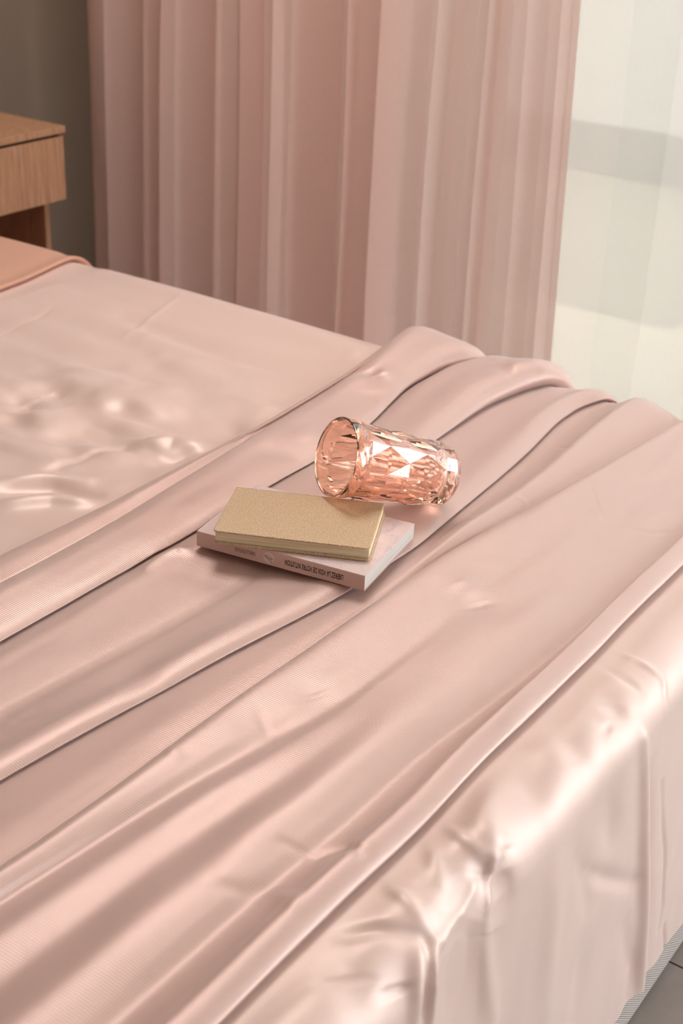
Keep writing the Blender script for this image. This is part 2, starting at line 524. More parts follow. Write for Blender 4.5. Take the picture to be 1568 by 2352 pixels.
floor = structure(link_bm('floor', box_bm(LX, WX + .2, FYW - .2, HY + .15, -0.12, -0.006), mat_grout))
GX, GY, TW = 1.354, 0.10, 0.60
tile_me = None
ix0 = int(math.floor((LX - GX) / TW))
iy0 = int(math.floor((FYW - GY) / TW))
for i in range(ix0, ix0 + 10):
    for j in range(iy0, iy0 + 9):
        x0, x1 = max(GX + i * TW, LX) + .0015, min(GX + (i + 1) * TW, WX) - .0015
        y0, y1 = max(GY + j * TW, FYW) + .0015, min(GY + (j + 1) * TW, HY) - .0015
        if x1 - x0 < .02 or y1 - y0 < .02:
            continue
        link_bm('tile', box_bm(x0, x1, y0, y1, -0.006, 0.0), mat_tile, floor)
structure(link_bm('ceiling', box_bm(LX - .15, WX + .2, FYW - .2, HY + .15, ZC, ZC + .15), mat_white))
structure(link_bm('wall_head', box_bm(LX - .15, WX + .2, HY, HY + .15, -.12, ZC), mat_wall))
structure(link_bm('wall_left', box_bm(LX - .15, LX, FYW - .2, HY, -.12, ZC), mat_beige))
bm = box_bm(WX, WX + .2, OY1, HY, -.12, ZC)
box_bm(WX, WX + .2, FYW - .2, OY0, -.12, ZC, bm=bm)
box_bm(WX, WX + .2, OY0, OY1, OZ, ZC, bm=bm)
box_bm(WX, WX + .2, OY0, OY1, -.12, -.006, bm=bm)
structure(link_bm('wall_window', bm, mat_white))
GX0, GX1 = 1.34, 2.44  # opening for the added window
bm = box_bm(LX, GX0, FYW - .2, FYW, -.12, ZC)
box_bm(GX1, WX, FYW - .2, FYW, -.12, ZC, bm=bm)
box_bm(GX0, GX1, FYW - .2, FYW, OZ, ZC, bm=bm)
structure(link_bm('wall_foot', bm, mat_beige))


def sliding_window(name, axis, a0, a1, z0, z1, c):
    """two glazed leaves in one frame; axis 'y' runs along Y at x=c, axis 'x' runs along X at y=c"""
    def bx(u0, u1, w0, w1, v0, v1, bm=None):
        if axis == 'y':
            return box_bm(c + w0, c + w1, u0, u1, v0, v1, 0.003, 1, bm=bm)
        return box_bm(u0, u1, c + w0, c + w1, v0, v1, 0.003, 1, bm=bm)
    root = structure(empty(name, (0, 0, 0)))
    t = .05
    bm = bx(a0, a0 + t, -.05, .05, z0, z1)
    bx(a1 - t, a1, -.05, .05, z0, z1, bm)
    bx(a0 + t, a1 - t, -.05, .05, z1 - t, z1, bm)
    bx(a0 + t, a1 - t, -.05, .05, z0, z0 + .03, bm)
    link_bm('window_frame', bm, mat_frame, root)
    mid = (a0 + a1) / 2
    for (u0, u1, w) in ((a0 + t, mid + .03, -.025), (mid - .03, a1 - t, .005)):
        s = .06
        bm = bx(u0, u0 + s, w, w + .02, z0 + .03, z1 - t)
        bx(u1 - s, u1, w, w + .02, z0 + .03, z1 - t, bm)
        bx(u0 + s, u1 - s, w, w + .02, z1 - t - s, z1 - t, bm)
        bx(u0 + s, u1 - s, w, w + .02, z0 + .03, z0 + .03 + s, bm)
        sash = link_bm('sash', bm, mat_frame, root)
        if axis == 'y':
            p = box_bm(c + w + .006, c + w + .012, u0 + s, u1 - s, z0 + .03 + s, z1 - t - s)
        else:
            p = box_bm(u0 + s, u1 - s, c + w + .006, c + w + .012, z0 + .03 + s, z1 - t - s)
        link_bm('pane', p, mat_glass_pane, sash)
    return root


sliding_window('window_1', 'y', OY0, OY1, -.006, OZ, WX + .12)
sliding_window('added_window', 'x', GX0, GX1, 0.0, OZ, FYW - .10)  # assumed window behind the camera, added for more daylight on the bed

fx = structure(empty('added_fill_fixture'))  # unseen fixture made up to go with the added fill light
bm = box_bm(1.44, 2.28, .88, 1.72, 2.672, ZC - .001, .006)
link_bm('fill_panel', bm, mat_white, fx)

# ---------------------------------------------------------------- terrace outside
structure(link_bm('floor_terrace', box_bm(-8, 12, -9, 8, -.16, -.125), mat_terrace))
structure(link_bm('floor_balcony', box_bm(WX + .2, 5.27, -5, 5.2, -.124, 0.0), mat_terrace))
pw = structure(link_bm('wall_terrace', box_bm(5.27, 5.47, 1.0, 5.2, -.124, 3.05), mat_outwall))
pl = structure(link_bm('trim_1', box_bm(5.255, 5.27, 1.0, 5.2, 0.0, .196, .004, 1), mat_plinth))
structure(link_bm('added_eave', box_bm(WX + .2, 3.90, -5, 5.2, 2.72, 2.9), mat_outwall))  # unseen eave added to keep direct sun off the sheer and the bed

# ---------------------------------------------------------------- bed
ZS = 0.553         # top of the sheet
FYS = 0.362        # foot face of the sheet
R = 0.045
BX0, BX1 = 0.16, 1.762   # sides of the sheet
BY1 = 2.38


def wrap_y(t):
    """unfolded length coordinate -> (y, z, ny, nz) over the foot edge"""
    ay = FYS + R
    phi = np.clip((ay - t) / R, 0, math.pi / 2)
    y = np.where(t > ay, t, ay - R * np.sin(phi))
    z = np.where(t > ay, ZS, ZS - R + R * np.cos(phi))
    z = z - np.maximum(ay - R * math.pi / 2 - t, 0)
    return y, z, -np.sin(phi), np.cos(phi)


def wrap_x(s, x1, r=0.05, x0=None):
    ax = x1 - r
    phi = np.clip((s - ax) / r, 0, math.pi / 2)
    x = np.where(s < ax, s, ax + r * np.sin(phi))
    drop = r * (1 - np.cos(phi)) + np.maximum(s - ax - r * math.pi / 2, 0)
    nx = np.sin(phi)
    if x0 is not None:
        a0 = x0 + r
        ph0 = np.clip((a0 - s) / r, 0, math.pi / 2)
        x = np.where(s > a0, x, a0 - r * np.sin(ph0))
        drop = drop + r * (1 - np.cos(ph0)) + np.maximum(a0 - r * math.pi / 2 - s, 0)
        nx = nx - np.sin(ph0)
    return x, drop, nx


# bed base (upholstered, striped)
base = tag(empty('bed', (0, 0, 0)), 'upholstered bed with a grey and white striped base showing below the pink sheet hem', 'bed')
link_bm('base_body', box_bm(BX0 + .012, BX1 - .012, FYS + .0045, BY1, 0.004, 0.30, 0.006, 2), mat_base, base)
for lx in (BX0 + .10, BX1 - .10):
    for ly in (.46, 2.28):
        link_bm('foot', box_bm(lx - .03, lx + .03, ly - .03, ly + .03, 0.0, 0.006), mat_gap, base)
tag(link_bm('mattress', box_bm(BX0 + .012, BX1 - .012, FYS + .012, BY1 - .005, 0.301, ZS - .022, 0.04, 4), mat_mattress),
    'thick pale mattress wholly under the pink sheet', 'mattress')

# draped sheet
ns, nt_ = 500, 620
s_lin = np.concatenate([np.linspace(BX0 - .35, 0.45, 30, endpoint=False), np.linspace(0.45, 1.70, ns - 60, endpoint=False), np.linspace(1.70, BX1 + .42, 30)])
t_lin = np.concatenate([np.linspace(-0.085, 0.45, 300, endpoint=False), np.linspace(0.45, 1.0, 40, endpoint=False), np.linspace(1.0, 1.75, 220, endpoint=False), np.linspace(1.75, BY1 - .005, 40)])
S, T = np.meshgrid(s_lin, t_lin, indexing='ij')
y, z, ny, nz = wrap_y(T)
x, drop, nx = wrap_x(S, BX1, 0.05, BX0)
disp = stroke_field(S, T, SHEET_FEATURES) * np.where(T > .5, 1.5, 1.0)
t0_edge = interp([.3, .89, 1.05, 1.23, 1.36, 1.51, 1.60, 1.74], [1.03, 1.033, 1.029, 1.032, 1.034, 1.046, 1.054, 1.074], np.minimum(S, 1.8))
top = np.clip((T - t0_edge - .003) / 0.03, 0, 1)          # head side of the throw
top = top * top * (3 - 2 * top)
low = np.clip((0.432 - T) / 0.03, 0, 1)
low = low * low * (3 - 2 * low)          # foot side of the throw
side = np.clip((BX1 - .01 - S) / .06, 0, 1)
calm = np.clip((T - 1.05) / .1, 0, 1)
blob = np.exp(-(((S - 1.22) / .20) ** 2 + ((T - 1.28) / .24) ** 2))
n_top = 1.5 * (0.0030 * vnoise(S / .085 + 0.25 * T, T / .42, 3) + 0.0016 * vnoise(S / .04, T / .22, 5)
         + 0.0050 * blob * vnoise(S / .055, T / .075, 11) + 0.0030 * blob * vnoise(S / .03, T / .045, 12))
hang = np.clip((0.40 - T) / .12, 0, 1)
n_low = 0.55 * hang * (0.0035 * vnoise(S / .075, T / .40, 21) + 0.0022 * vnoise(S / .035 + .3 * T, T / .18, 22)) + (1 - hang) * 0.0008 * vnoise(S / .05, T / .06, 23) + 0.0004 * vnoise(S / .028, T / .05, 24)
disp = disp * np.maximum(top * side, low) + n_top * top * side + n_low * low
disp = disp * np.clip((1.695 - T) / .03, 0, 1)
edge_dip = 0.004 * top * np.exp(-((S - 1.60) / .05) ** 2)
disp = np.where(T < .44, np.maximum(disp, -0.0035 - 0.010 * low), disp)
disp = np.where((T > .44), np.maximum(disp, -0.014), disp)
# keep clear of base and mattress
ease = np.clip((0.430 - T) / .045, 0, 1)
ease = ease * ease * (3 - 2 * ease)
disp = disp + ease * (0.0045 + np.maximum(-disp - 0.004, 0) * 0.55)
zz = z - drop
nxx = nx * np.where(T > .40, 1, 1)
X = x + nxx * disp * (T > .38)
Y = y + ny * disp
Z = zz + nz * disp * np.sqrt(np.clip(1 - nx * nx, 0, 1))
hem = 0.050 + 0.010 * np.interp(S, [0, 1.16, 1.19, 1.22, 1.245, 1.30, 1.315, 1.345, 1.38, 1.42, 1.8], [0, -.5, -1.2, .4, .8, 1.6, .6, -.3, -2.6, -3.5, -3]) + .002 * vnoise(S / .02, S * 0, 8)
Z = np.maximum(Z, hem + 0 * Z)
Vv = np.stack([X, Y, Z], -1).reshape(-1, 3)
UVv = np.stack([S, T], -1).reshape(-1, 2)
F = np.array(grid_faces(len(s_lin), len(t_lin)))
zf = Z.reshape(-1)
keep = ~np.all(np.abs(zf[F] - hem.reshape(-1)[F]) < 1e-6, axis=1)
F = F[keep]
sheet = link_mesh('bed_sheet', Vv, F[:, ::-1].tolist(), mat_sheet, None, True, UVv)
tag(sheet, 'smooth pale pink sateen sheet covering the bed and draping down its foot end', 'sheet')

# upper sheet turned back towards the head end
s2 = np.linspace(BX0 + .02, BX1 + .30, 260)
v2 = np.concatenate([np.linspace(-1, 0, 14, endpoint=False), np.linspace(0, 1, 70)])
S2, V2 = np.meshgrid(s2, v2, indexing='ij')
edge_y = interp([0.2, 1.30, 1.52, 1.58, 1.635, 1.70, 1.73, 1.80, 2.1], [1.72, 1.705, 1.709, 1.715, 1.727, 1.742, 1.742, 1.733, 1.72], S2, .02)
t_roll = np.clip(-V2, 0, 1)
Y2 = np.where(V2 >= 0, edge_y + np.clip(V2, 0, 1) ** 1.6 * (BY1 - .01 - edge_y), edge_y + 0.0085 * (1 - np.cos(t_roll * math.pi)) / 2 - 0.006 * np.sin(t_roll * math.pi))
H2 = np.where(V2 >= 0, 0.0085 + 0.002 * np.exp(-((Y2 - edge_y) / .012) ** 2) - .002 * np.exp(-((Y2 - edge_y - .03) / .015) ** 2), 0.0055 + 0.0045 * np.cos(t_roll * math.pi))
H2 = H2 + (V2 > 0.02) * (.0025 * vnoise(S2 / .09, Y2 / .30, 31)) * np.clip((Y2 - edge_y) / .05, 0, 1)
x2, d2, nx2 = wrap_x(S2, BX1 + .001, .05)
nz2 = np.sqrt(np.clip(1 - nx2 ** 2, 0, 1))
V3 = np.stack([x2 + nx2 * H2, Y2, ZS - d2 + nz2 * H2], -1).reshape(-1, 3)
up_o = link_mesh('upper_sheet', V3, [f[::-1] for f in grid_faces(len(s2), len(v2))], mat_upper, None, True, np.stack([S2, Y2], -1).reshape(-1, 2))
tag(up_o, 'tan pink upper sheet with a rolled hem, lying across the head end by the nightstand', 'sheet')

# ---------------------------------------------------------------- throw with lengthwise folds
ZT = ZS + 0.0025
xs = np.concatenate([np.linspace(0.20, 0.50, 30, endpoint=False), np.linspace(0.50, 1.72, 380, endpoint=False), np.linspace(1.72, 2.0, 50)])
IX = lambda a, b, sm=.03: interp(a, b, np.minimum(xs, 1.80), sm)
y0 = IX([.3, .89, 1.05, 1.23, 1.36, 1.51, 1.60, 1.74], [1.03, 1.033, 1.029, 1.032, 1.034, 1.046, 1.054, 1.074])
y1 = IX([.3, .84, 1.0, 1.15, 1.30, 1.45, 1.60, 1.74], [.975, .981, .987, 1.000, 1.013, 1.024, 1.036, 1.056])
y3 = IX([.3, .77, .93, 1.05, 1.2, 1.35, 1.44, 1.51, 1.58, 1.67, 1.74], [.90, .900, .903, .904, .909, .910, .918, .934, .948, .945, .917])
y5 = IX([.3, .69, .84, 1.03, 1.2, 1.34, 1.46, 1.6, 1.69, 1.76], [.82, .817, .805, .797, .812, .819, .826, .827, .809, .776])
y7 = IX([.3, .62, .74, .88, 1.05, 1.2, 1.38, 1.5, 1.61, 1.68, 1.76], [.76, .743, .733, .717, .694, .690, .704, .713, .726, .725, .698])
c5 = IX([.3, 1.0, 1.27, 1.365, 1.456, 1.57, 1.65, 1.76], [.70, .674, .664, .6605, .663, .6685, .670, .668])
y9 = IX([.3, .59, .73, .9, 1.01, 1.18, 1.3, 1.46, 1.58, 1.74], [.665, .663, .660, .661, .659, .654, .640, .622, .606, .588])
g1 = IX([.3, .52, .62, .69, .78, .87, 1.02, 1.12, 1.3, 1.8], [.640, .633, .626, .616, .601, .584, .579, .583, .575, .565])
g2 = IX([.3, .46, .62, .77, .85, 1.2, 1.8], [.576, .574, .568, .555, .550, .535, .525])
y11 = IX([.3, .48, .63, .75, .88, 1.0, 1.14, 1.26, 1.42, 1.8], [.488, .488, .487, .480, .481, .470, .465, .469, .467, .467])
y12 = IX([.3, 2.0], [.4335, .4355]) + 0.0018 * vnoise(xs / .11, xs * 0, 71)
far = IX([1.40, 1.74], [0, 1], .05)
far = far * far * (3 - 2 * far)
k5 = IX([1.0, 1.32], [0, 1], .05)
k6 = IX([1.02, 1.25], [0, 1], .05)
one = np.ones_like(xs)
h1 = 0.0185 + 0.020 * far + .0015 * vnoise(xs / .13, xs * 0, 41)
h2 = (0.0095 + .004 * k5) + .022 * far + .0012 * vnoise(xs / .12, xs * 0, 42)
h3 = 0.0125 + 0.004 * far + .001 * vnoise(xs / .10, xs * 0, 43)
h5 = 0.0045 + .0105 * k6 + .004 * far
h6 = 0.0185 + .002 * far + .001 * vnoise(xs / .12, xs * 0, 44)
h7 = IX([.4, .8, 1.1, 1.4, 1.8], [.0165, .0165, .0155, .0125, .0125]) + .0012 * vnoise(xs / .14, xs * 0, 45)
gd = IX([.4, .60, .85, 1.05, 1.25, 1.5], [.0085, .0075, .0055, .0030, .0010, 0.0])     # groove depth
gd2 = IX([.4, .70, .85, 1.0], [.0085, .0065, .0030, 0.0])
hr = 0.0150 + .001 * vnoise(xs / .10, xs * 0, 46)
lift = 0.004 * far
nodes = []          # (y, z) arrays, from head side to foot side


def nd(y_, z_):
    nodes.append((y_ * one, z_ * one + lift))


nd(y0 + .001, .0005)
nd(y0 - .002, .0065)
nd(y0 - .012, .0100)
nd(y1 + .5 * (y0 - y1), .0102)
nd(y1 + .007, .0072)
nd(y1 + .0015, .0062)
nd(y1 - .0025, .0105)                 # back of the first fold
nd(y1 - .009, .75 * h1 + .002)
nd(y1 - .024, h1)
nd(y3 + .52 * (y1 - y3), h1 * .93)
nd(y3 + .024, h1 * .80)
nd(y3 + .0075, h1 * .62)
nd(y3, h1 * .36)                      # rounded front
nd(y3 + .004, .0050)
nd(y3 + .010, .0036)                  # tucked under
nd(y3 + .004, .0022)
nd(y3 - .006, .0030 + .25 * h2)
nd(y3 - .020, h2 * (.9 - .25 * k5))
nd(y5 + .60 * (y3 - y5), h2 * (.80 + .0 * k5))
nd(y5 + .026, .0055 * (1 - k5) + k5 * h2 * 1.0)
nd(y5 + .008, .0042 * (1 - k5) + k5 * h2 * .80)
nd(y5 + 0 * k5 + .002 * (1 - k5), .0036 * (1 - k5) + k5 * h2 * .42)
nd(y5 - .003 * (1 - k5) + .005 * k5, .0034 * (1 - k5) + k5 * .0046)
nd(y5 - .007 * (1 - k5) + .010 * k5, .0034 * (1 - k5) + k5 * .0034)
nd(y5 - .011 * (1 - k5) + .004 * k5, .0038 * (1 - k5) + k5 * .0022)
nd(y5 - .016 * (1 - k5) - .008 * k5, .0046 * (1 - k5) + k5 * .0045)
nd(y7 + .48 * (y5 - y7), h3 * .62)
nd(y7 + .022, h3)
nd(y7 + .0075, h3 * .86)
nd(y7, h3 * .45)
nd(y7 + .0035, .0044)
nd(y7 + .009, .0034)
nd(y7 + .003, .0020)
nd(y7 - .006, .0032)
nd((1 - k6) * (y7 + .35 * (y9 - y7)) + k6 * (c5 + .62 * (y7 - c5)), .0044)
nd((1 - k6) * (y7 + .60 * (y9 - y7)) + k6 * (c5 + .014), .0050 * (1 - k6) + k6 * h5 * .55)
nd((1 - k6) * (y7 + .80 * (y9 - y7)) + k6 * c5, .0042 * (1 - k6) + k6 * h5)
nd((1 - k6) * (y9 + .006) + k6 * (y9 + .45 * (c5 - y9)), .0034 * (1 - k6) + k6 * (.0045 + .35 * h5))
nd(y9 + .0028, .0034)
nd(y9 - .0012, .0065)
nd(y9 - .006, h6 * .82)
nd(y9 - .015, h6)
nd(g1 + .42 * (y9 - .015 - g1), h6 * .90 - .35 * gd)
nd(g1, h6 * .84 - gd)
nd(g2 + .55 * (g1 - g2), h6 * .80 - .30 * gd)
nd(g2, h7 * 1.0 - gd2)
nd(y11 + .55 * (g2 - y11), h7)
nd(y11 + .22 * (g2 - y11), h7 * .66)
nd(y11 + .003, .0058)
nd(y11 - .002, .0056)
nd(y12 + .66 * (y11 - y12), .0092)
nd(y12 + .022, hr)
nd(y12 + .0085, hr * .84)
nd(y12 + .0003, hr * .45)
nd(y12 + .002, .0028)
nd(y12 + .009, .0012)

P = np.array(nodes)                    # (n, 2, nx)
SUB = 10
n = len(P)
rows = []
for k in range(n - 1):
    p1, p2 = P[k], P[k + 1]
    p0 = P[k - 1] if k > 0 else 2 * p1 - p2
    p3 = P[k + 2] if k + 2 < n else 2 * p2 - p1
    d1 = np.maximum(np.sqrt(((p2 - p1) ** 2).sum(0)), 1e-5) ** .5
    d0 = np.maximum(np.sqrt(((p1 - p0) ** 2).sum(0)), 1e-5) ** .5
    d2 = np.maximum(np.sqrt(((p3 - p2) ** 2).sum(0)), 1e-5) ** .5
    m1 = (p1 - p0) / d0 - (p2 - p0) / (d0 + d1) + (p2 - p1) / d1
    m2 = (p2 - p1) / d1 - (p3 - p1) / (d1 + d2) + (p3 - p2) / d2
    m1 = m1 * d1
    m2 = m2 * d1
    for q in range(SUB + (1 if k == n - 2 else 0)):
        u = q / SUB
        rows.append((2 * u ** 3 - 3 * u ** 2 + 1) * p1 + (u ** 3 - 2 * u ** 2 + u) * m1 + (-2 * u ** 3 + 3 * u ** 2) * p2 + (u ** 3 - u ** 2) * m2)
Q = np.array(rows)                     # (m, 2, nx)
YY = Q[:, 0, :].T
HH = Q[:, 1, :].T
XX = np.repeat(xs[:, None], YY.shape[1], 1)
# gentle sideways wander and hand-made unevenness
YY = YY + 0.0016 * vnoise(XX / .16, YY / .05, 51)
thick = np.clip(HH / .010, 0, 1)
HH = HH + thick * (stroke_field(XX, YY, THROW_FEATURES) + 0.0007 * vnoise(XX / .07, YY / .03, 52) + 0.0006 * vnoise(XX / .16, YY / .045, 53))
HH = np.maximum(HH, 0.0006)
x3, d3, nx3 = wrap_x(XX, BX1 + .0025, .05)
nz3 = np.sqrt(np.clip(1 - nx3 ** 2, 0, 1))
fade = np.clip(1 - (XX - 1.80) / .3, .25, 1)
V4 = np.stack([x3 + nx3 * HH * fade, YY, ZT - d3 + nz3 * HH], -1)
arc = np.concatenate([[0], np.cumsum(np.sqrt((np.diff(Q[:, :, 240], axis=0) ** 2).sum(1)))])
UV4 = np.stack([XX, np.repeat(arc[None, :], len(xs), 0)], -1).reshape(-1, 2)
throw = link_mesh('throw', V4.reshape(-1, 3), [f[::-1] for f in grid_faces(len(xs), YY.shape[1])], mat_throw, None, True, UV4)
tag(throw, 'dusty pink ribbed throw laid in long folds across the foot of the bed', 'throw')


def throw_top(px, py):
    d = (V4[:, :, 0] - px) ** 2 + (V4[:, :, 1] - py) ** 2
    m = d < .006 ** 2
    return float(V4[:, :, 2][m].max()) if m.any() else ZT


# ---------------------------------------------------------------- paperback
def frame_object(name, origin, xd, yd):
    """Empty with local x along xd, local y along yd"""
    o = empty(name)
    xd = Vector(xd).normalized()
    zd = xd.cross(Vector(yd)).normalized()
    yd = zd.cross(xd).normalized()
    m = Matrix.Identity(4)
    for i, a in enumerate((xd, yd, zd)):
        for j in range(3):
            m[j][i] = a[j]
    m.translation = Vector(origin)
    o.matrix_world = m
    return o


pb_L, pb_W, pb_T = 0.2015, 0.1345, 0.0182
dxy = V4[:, :, :2] - np.array((1.0610, 0.6733))
e1 = np.array((-.164, .9865))
e2 = np.array((.9865, .164))
in1 = dxy @ e1
in2 = dxy @ e2
inside = (in1 > -.002) & (in1 < pb_L + .002) & (in2 > -.002) & (in2 < pb_W + .002)
PBZ = float(V4[:, :, 2][inside].max()) + .0003
print('PBZ', PBZ)
pb = frame_object('paperback', (1.0610, 0.6733, PBZ), (-0.0330, 0.1985, 0), (-0.1985, -0.0330, 0))
# local x runs along the spine (from the near corner), local -y runs across the book
tag(pb, 'pale pink paperback with black title on its spine, under the golden notebook', 'book')

mat_cover, nt, bsdf, out = new_mat('watercolour_cover')
tc = node(nt, 'ShaderNodeTexCoord')
sp = node(nt, 'ShaderNodeTexNoise', i_Scale=620.0, i_Detail=2.0)
nt.links.new(tc.outputs['Object'], sp.inputs['Vector'])
area = node(nt, 'ShaderNodeTexNoise', i_Scale=28.0, i_Detail=3.0, i_Distortion=1.2)
nt.links.new(tc.outputs['Object'], area.inputs['Vector'])
hue = node(nt, 'ShaderNodeTexNoise', i_Scale=22.0, i_Detail=1.0)
nt.links.new(tc.outputs['Object'], hue.inputs['Vector'])
r1 = node(nt, 'ShaderNodeValToRGB')
r1.color_ramp.elements[0].position = 0.54
r1.color_ramp.elements[1].position = 0.74
nt.links.new(area.outputs['Fac'], r1.inputs[0])
r2 = node(nt, 'ShaderNodeValToRGB')
r2.color_ramp.elements[0].position = 0.56
r2.color_ramp.elements[1].position = 0.64
nt.links.new(sp.outputs['Fac'], r2.inputs[0])
mm = node(nt, 'ShaderNodeMath', operation='MULTIPLY')
nt.links.new(r1.outputs[0], mm.inputs[0])
nt.links.new(r2.outputs[0], mm.inputs[1])
hc = node(nt, 'ShaderNodeValToRGB')
hc.color_ramp.elements[0].position = 0.40
hc.color_ramp.elements[0].color = srgb(140, 124, 200)
hc.color_ramp.elements[1].position = 0.60
hc.color_ramp.elements[1].color = srgb(208, 140, 130)
nt.links.new(hue.outputs['Fac'], hc.inputs[0])
wash = node(nt, 'ShaderNodeMix', data_type='RGBA')
wash.inputs[6].default_value = srgb(238, 214, 210)
wash.inputs[7].default_value = srgb(222, 204, 216)
nt.links.new(r1.outputs[0], wash.inputs[0])
cm = node(nt, 'ShaderNodeMix', data_type='RGBA')
nt.links.new(mm.outputs[0], cm.inputs[0])
nt.links.new(wash.outputs[2], cm.inputs[6])
nt.links.new(hc.outputs[0], cm.inputs[7])
nt.links.new(cm.outputs[2], bsdf.inputs['Base Color'])
bsdf.inputs['Roughness'].default_value = 0.45
mat_spine = plain_material('spine_card', srgb(240, 206, 196), 0.5, 0.01, 20)
mat_ink = plain_material('black_ink', srgb(40, 34, 34), 0.6)
mat_red_ink = plain_material('red_ink', srgb(196, 50, 56), 0.6)
mat_badge = plain_material('white_badge', srgb(244, 234, 228), 0.6)

# page edges: fine layered lines
def page_material(name, col, dark, scale):
    m, nt, bsdf, out = new_mat(name)
    tc = node(nt, 'ShaderNodeTexCoord')
    mp = node(nt, 'ShaderNodeMapping')
    mp.inputs['Scale'].default_value = (6, 6, scale)
    nt.links.new(tc.outputs['Object'], mp.inputs['Vector'])
    nz = node(nt, 'ShaderNodeTexNoise', i_Scale=1.0, i_Detail=3.0)
    nt.links.new(mp.outputs[0], nz.inputs['Vector'])
    cr = node(nt, 'ShaderNodeValToRGB')
    cr.color_ramp.elements[0].position = .35
    cr.color_ramp.elements[0].color = dark
    cr.color_ramp.elements[1].position = .6
    cr.color_ramp.elements[1].color = col
    nt.links.new(nz.outputs['Fac'], cr.inputs[0])
    nt.links.new(cr.outputs[0], bsdf.inputs['Base Color'])
    bsdf.inputs['Roughness'].default_value = .85
    b = node(nt, 'ShaderNodeBump', i_Strength=.4, i_Distance=.0003)
    nt.links.new(nz.outputs['Fac'], b.inputs['Height'])
    nt.links.new(b.outputs[0], bsdf.inputs['Normal'])
    return m


mat_pages = page_material('white_page_edges', srgb(240, 234, 230), srgb(214, 206, 202), 1500)
mat_cream_pages = page_material('cream_page_edges', srgb(252, 240, 212), srgb(230, 208, 164), 700)


def sweep_cover(profile, x0, x1, mat, name, parent, nseg=1):
    """extrude a closed (y,z) outline along local x"""
    verts, faces = [], []
    n = len(profile)
    for i in range(nseg + 1):
        x = x0 + (x1 - x0) * i / nseg
        verts += [(x, p[0], p[1]) for p in profile]
    for i in range(nseg):
        for k in range(n):
            a, b = i * n + k, i * n + (k + 1) % n
            faces.append((a, b, b + n, a + n))
    faces.append(tuple(range(n))[::-1])
    faces.append(tuple(nseg * n + k for k in range(n)))
    bm = bmesh.new()
    vs = [bm.verts.new(v) for v in verts]
    for f in faces:
        bm.faces.new([vs[i] for i in f])
    return link_bm(name, bm, mat, parent)


ct = 0.0005
link_bm('front_cover', box_bm(0, pb_L, -pb_W, -0.0007, pb_T - ct, pb_T), mat_cover, pb)
link_bm('back_cover', box_bm(0, pb_L, -pb_W, -0.0007, 0.0, ct), mat_spine, pb)
r = .0012
pro = [(-0.0007, 0), (0 - r * .35, r * .2), (0, r), (0.0, pb_T - r), (-r * .35, pb_T - r * .2), (-0.0007, pb_T), (-0.0007 - ct, pb_T - ct), (-.0012, ct)]
sp_o = sweep_cover(pro, 0, pb_L, mat_spine, 'spine', pb)
bm = box_bm(0.0006, pb_L - .0006, -pb_W + .0008, -0.0012, ct + .0001, pb_T - ct - .0001)
link_bm('page_block', bm, mat_pages, pb)


def lettering(name, text, height, width, mat, parent, mtx, bold=0.0, space=1.0):
    c = bpy.data.curves.new(name, 'FONT')
    c.body = text
    c.size = 1.0
    c.offset = bold
    c.space_character = space
    c.extrude = 0.0
    tmp = bpy.data.objects.new(name, c)
    scene.collection.objects.link(tmp)
    dg = bpy.context.evaluated_depsgraph_get()
    me = bpy.data.meshes.new_from_object(tmp.evaluated_get(dg))
    bpy.data.objects.remove(tmp)
    co = np.empty(len(me.vertices) * 3)
    me.vertices.foreach_get('co', co)
    co = co.reshape(-1, 3)
    lo, hi = co.min(0), co.max(0)
    co[:, 0] = (co[:, 0] - lo[0]) / (hi[0] - lo[0]) * width
    co[:, 1] = co[:, 1] / 0.73 * height
    co[:, 2] = 0
    me.vertices.foreach_set('co', co.ravel())
    me.transform(mtx)
    me.materials.clear()
    me.materials.append(mat)
    me.update()
    o = bpy.data.objects.new(name, me)
    scene.collection.objects.link(o)
    o.parent = parent
    return o


def spine_mtx(px, pz):
    """text frame on the spine face (local y = 0): reading direction +x, letters' up = -z"""
    m = Matrix.Identity(4)
    for i, a in enumerate((Vector((1, 0, 0)), Vector((0, 0, -1)), Vector((0, 1, 0)))):
        for j in range(3):
            m[j][i] = a[j]
    m.translation = Vector((px, 0.00012, pz))
    return m


lettering('title_lettering', 'LIB\u00c9REZ LA VOIX DE VOTRE INTUITION', 0.0066, 0.0685, mat_ink, sp_o, spine_mtx(pb_L * .122, .0124), bold=0.024, space=1.06)
lettering('author_lettering', 'ISABELLE FONTAINE', 0.0050, 0.0250, mat_ink, sp_o, spine_mtx(pb_L * .640, .0114), bold=0.0, space=1.05)
bm = bmesh.new()
bmesh.ops.create_circle(bm, cap_ends=True, segments=32, radius=0.0066)
for f in bm.faces:
    if f.normal.z < 0:
        f.normal_flip()
bm.transform(spine_mtx(pb_L * .558, pb_T * .5) @ Matrix.Translation((0, 0, -.00004)))
badge = link_bm('round_emblem', bm, mat_badge, sp_o)
rotm = spine_mtx(pb_L * .558, pb_T * .5) @ Matrix.Translation((0, 0, .00006)) @ Matrix.Rotation(math.radians(-38), 4, 'Z')
bm = bmesh.new()
rnd = random.Random(5)
for row, (yy, n_) in enumerate(((.0009, 7), (-.0013, 5))):
    for k in range(n_):
        xa = (k - (n_ - 1) / 2) * .0013
        for (u0, v0, u1, v1) in ((-.0005, -.0008, .0000, .0008), (.0000, .0003, .0006, .0008), (.0002, -.0008, .0006, -.0002)):
            if rnd.random() < .85:
                vs = [bm.verts.new((xa + a + .25 * b_, yy + b_, 0)) for a, b_ in ((u0, v0), (u1, v0), (u1, v1), (u0, v1))]
                bm.faces.new(vs)
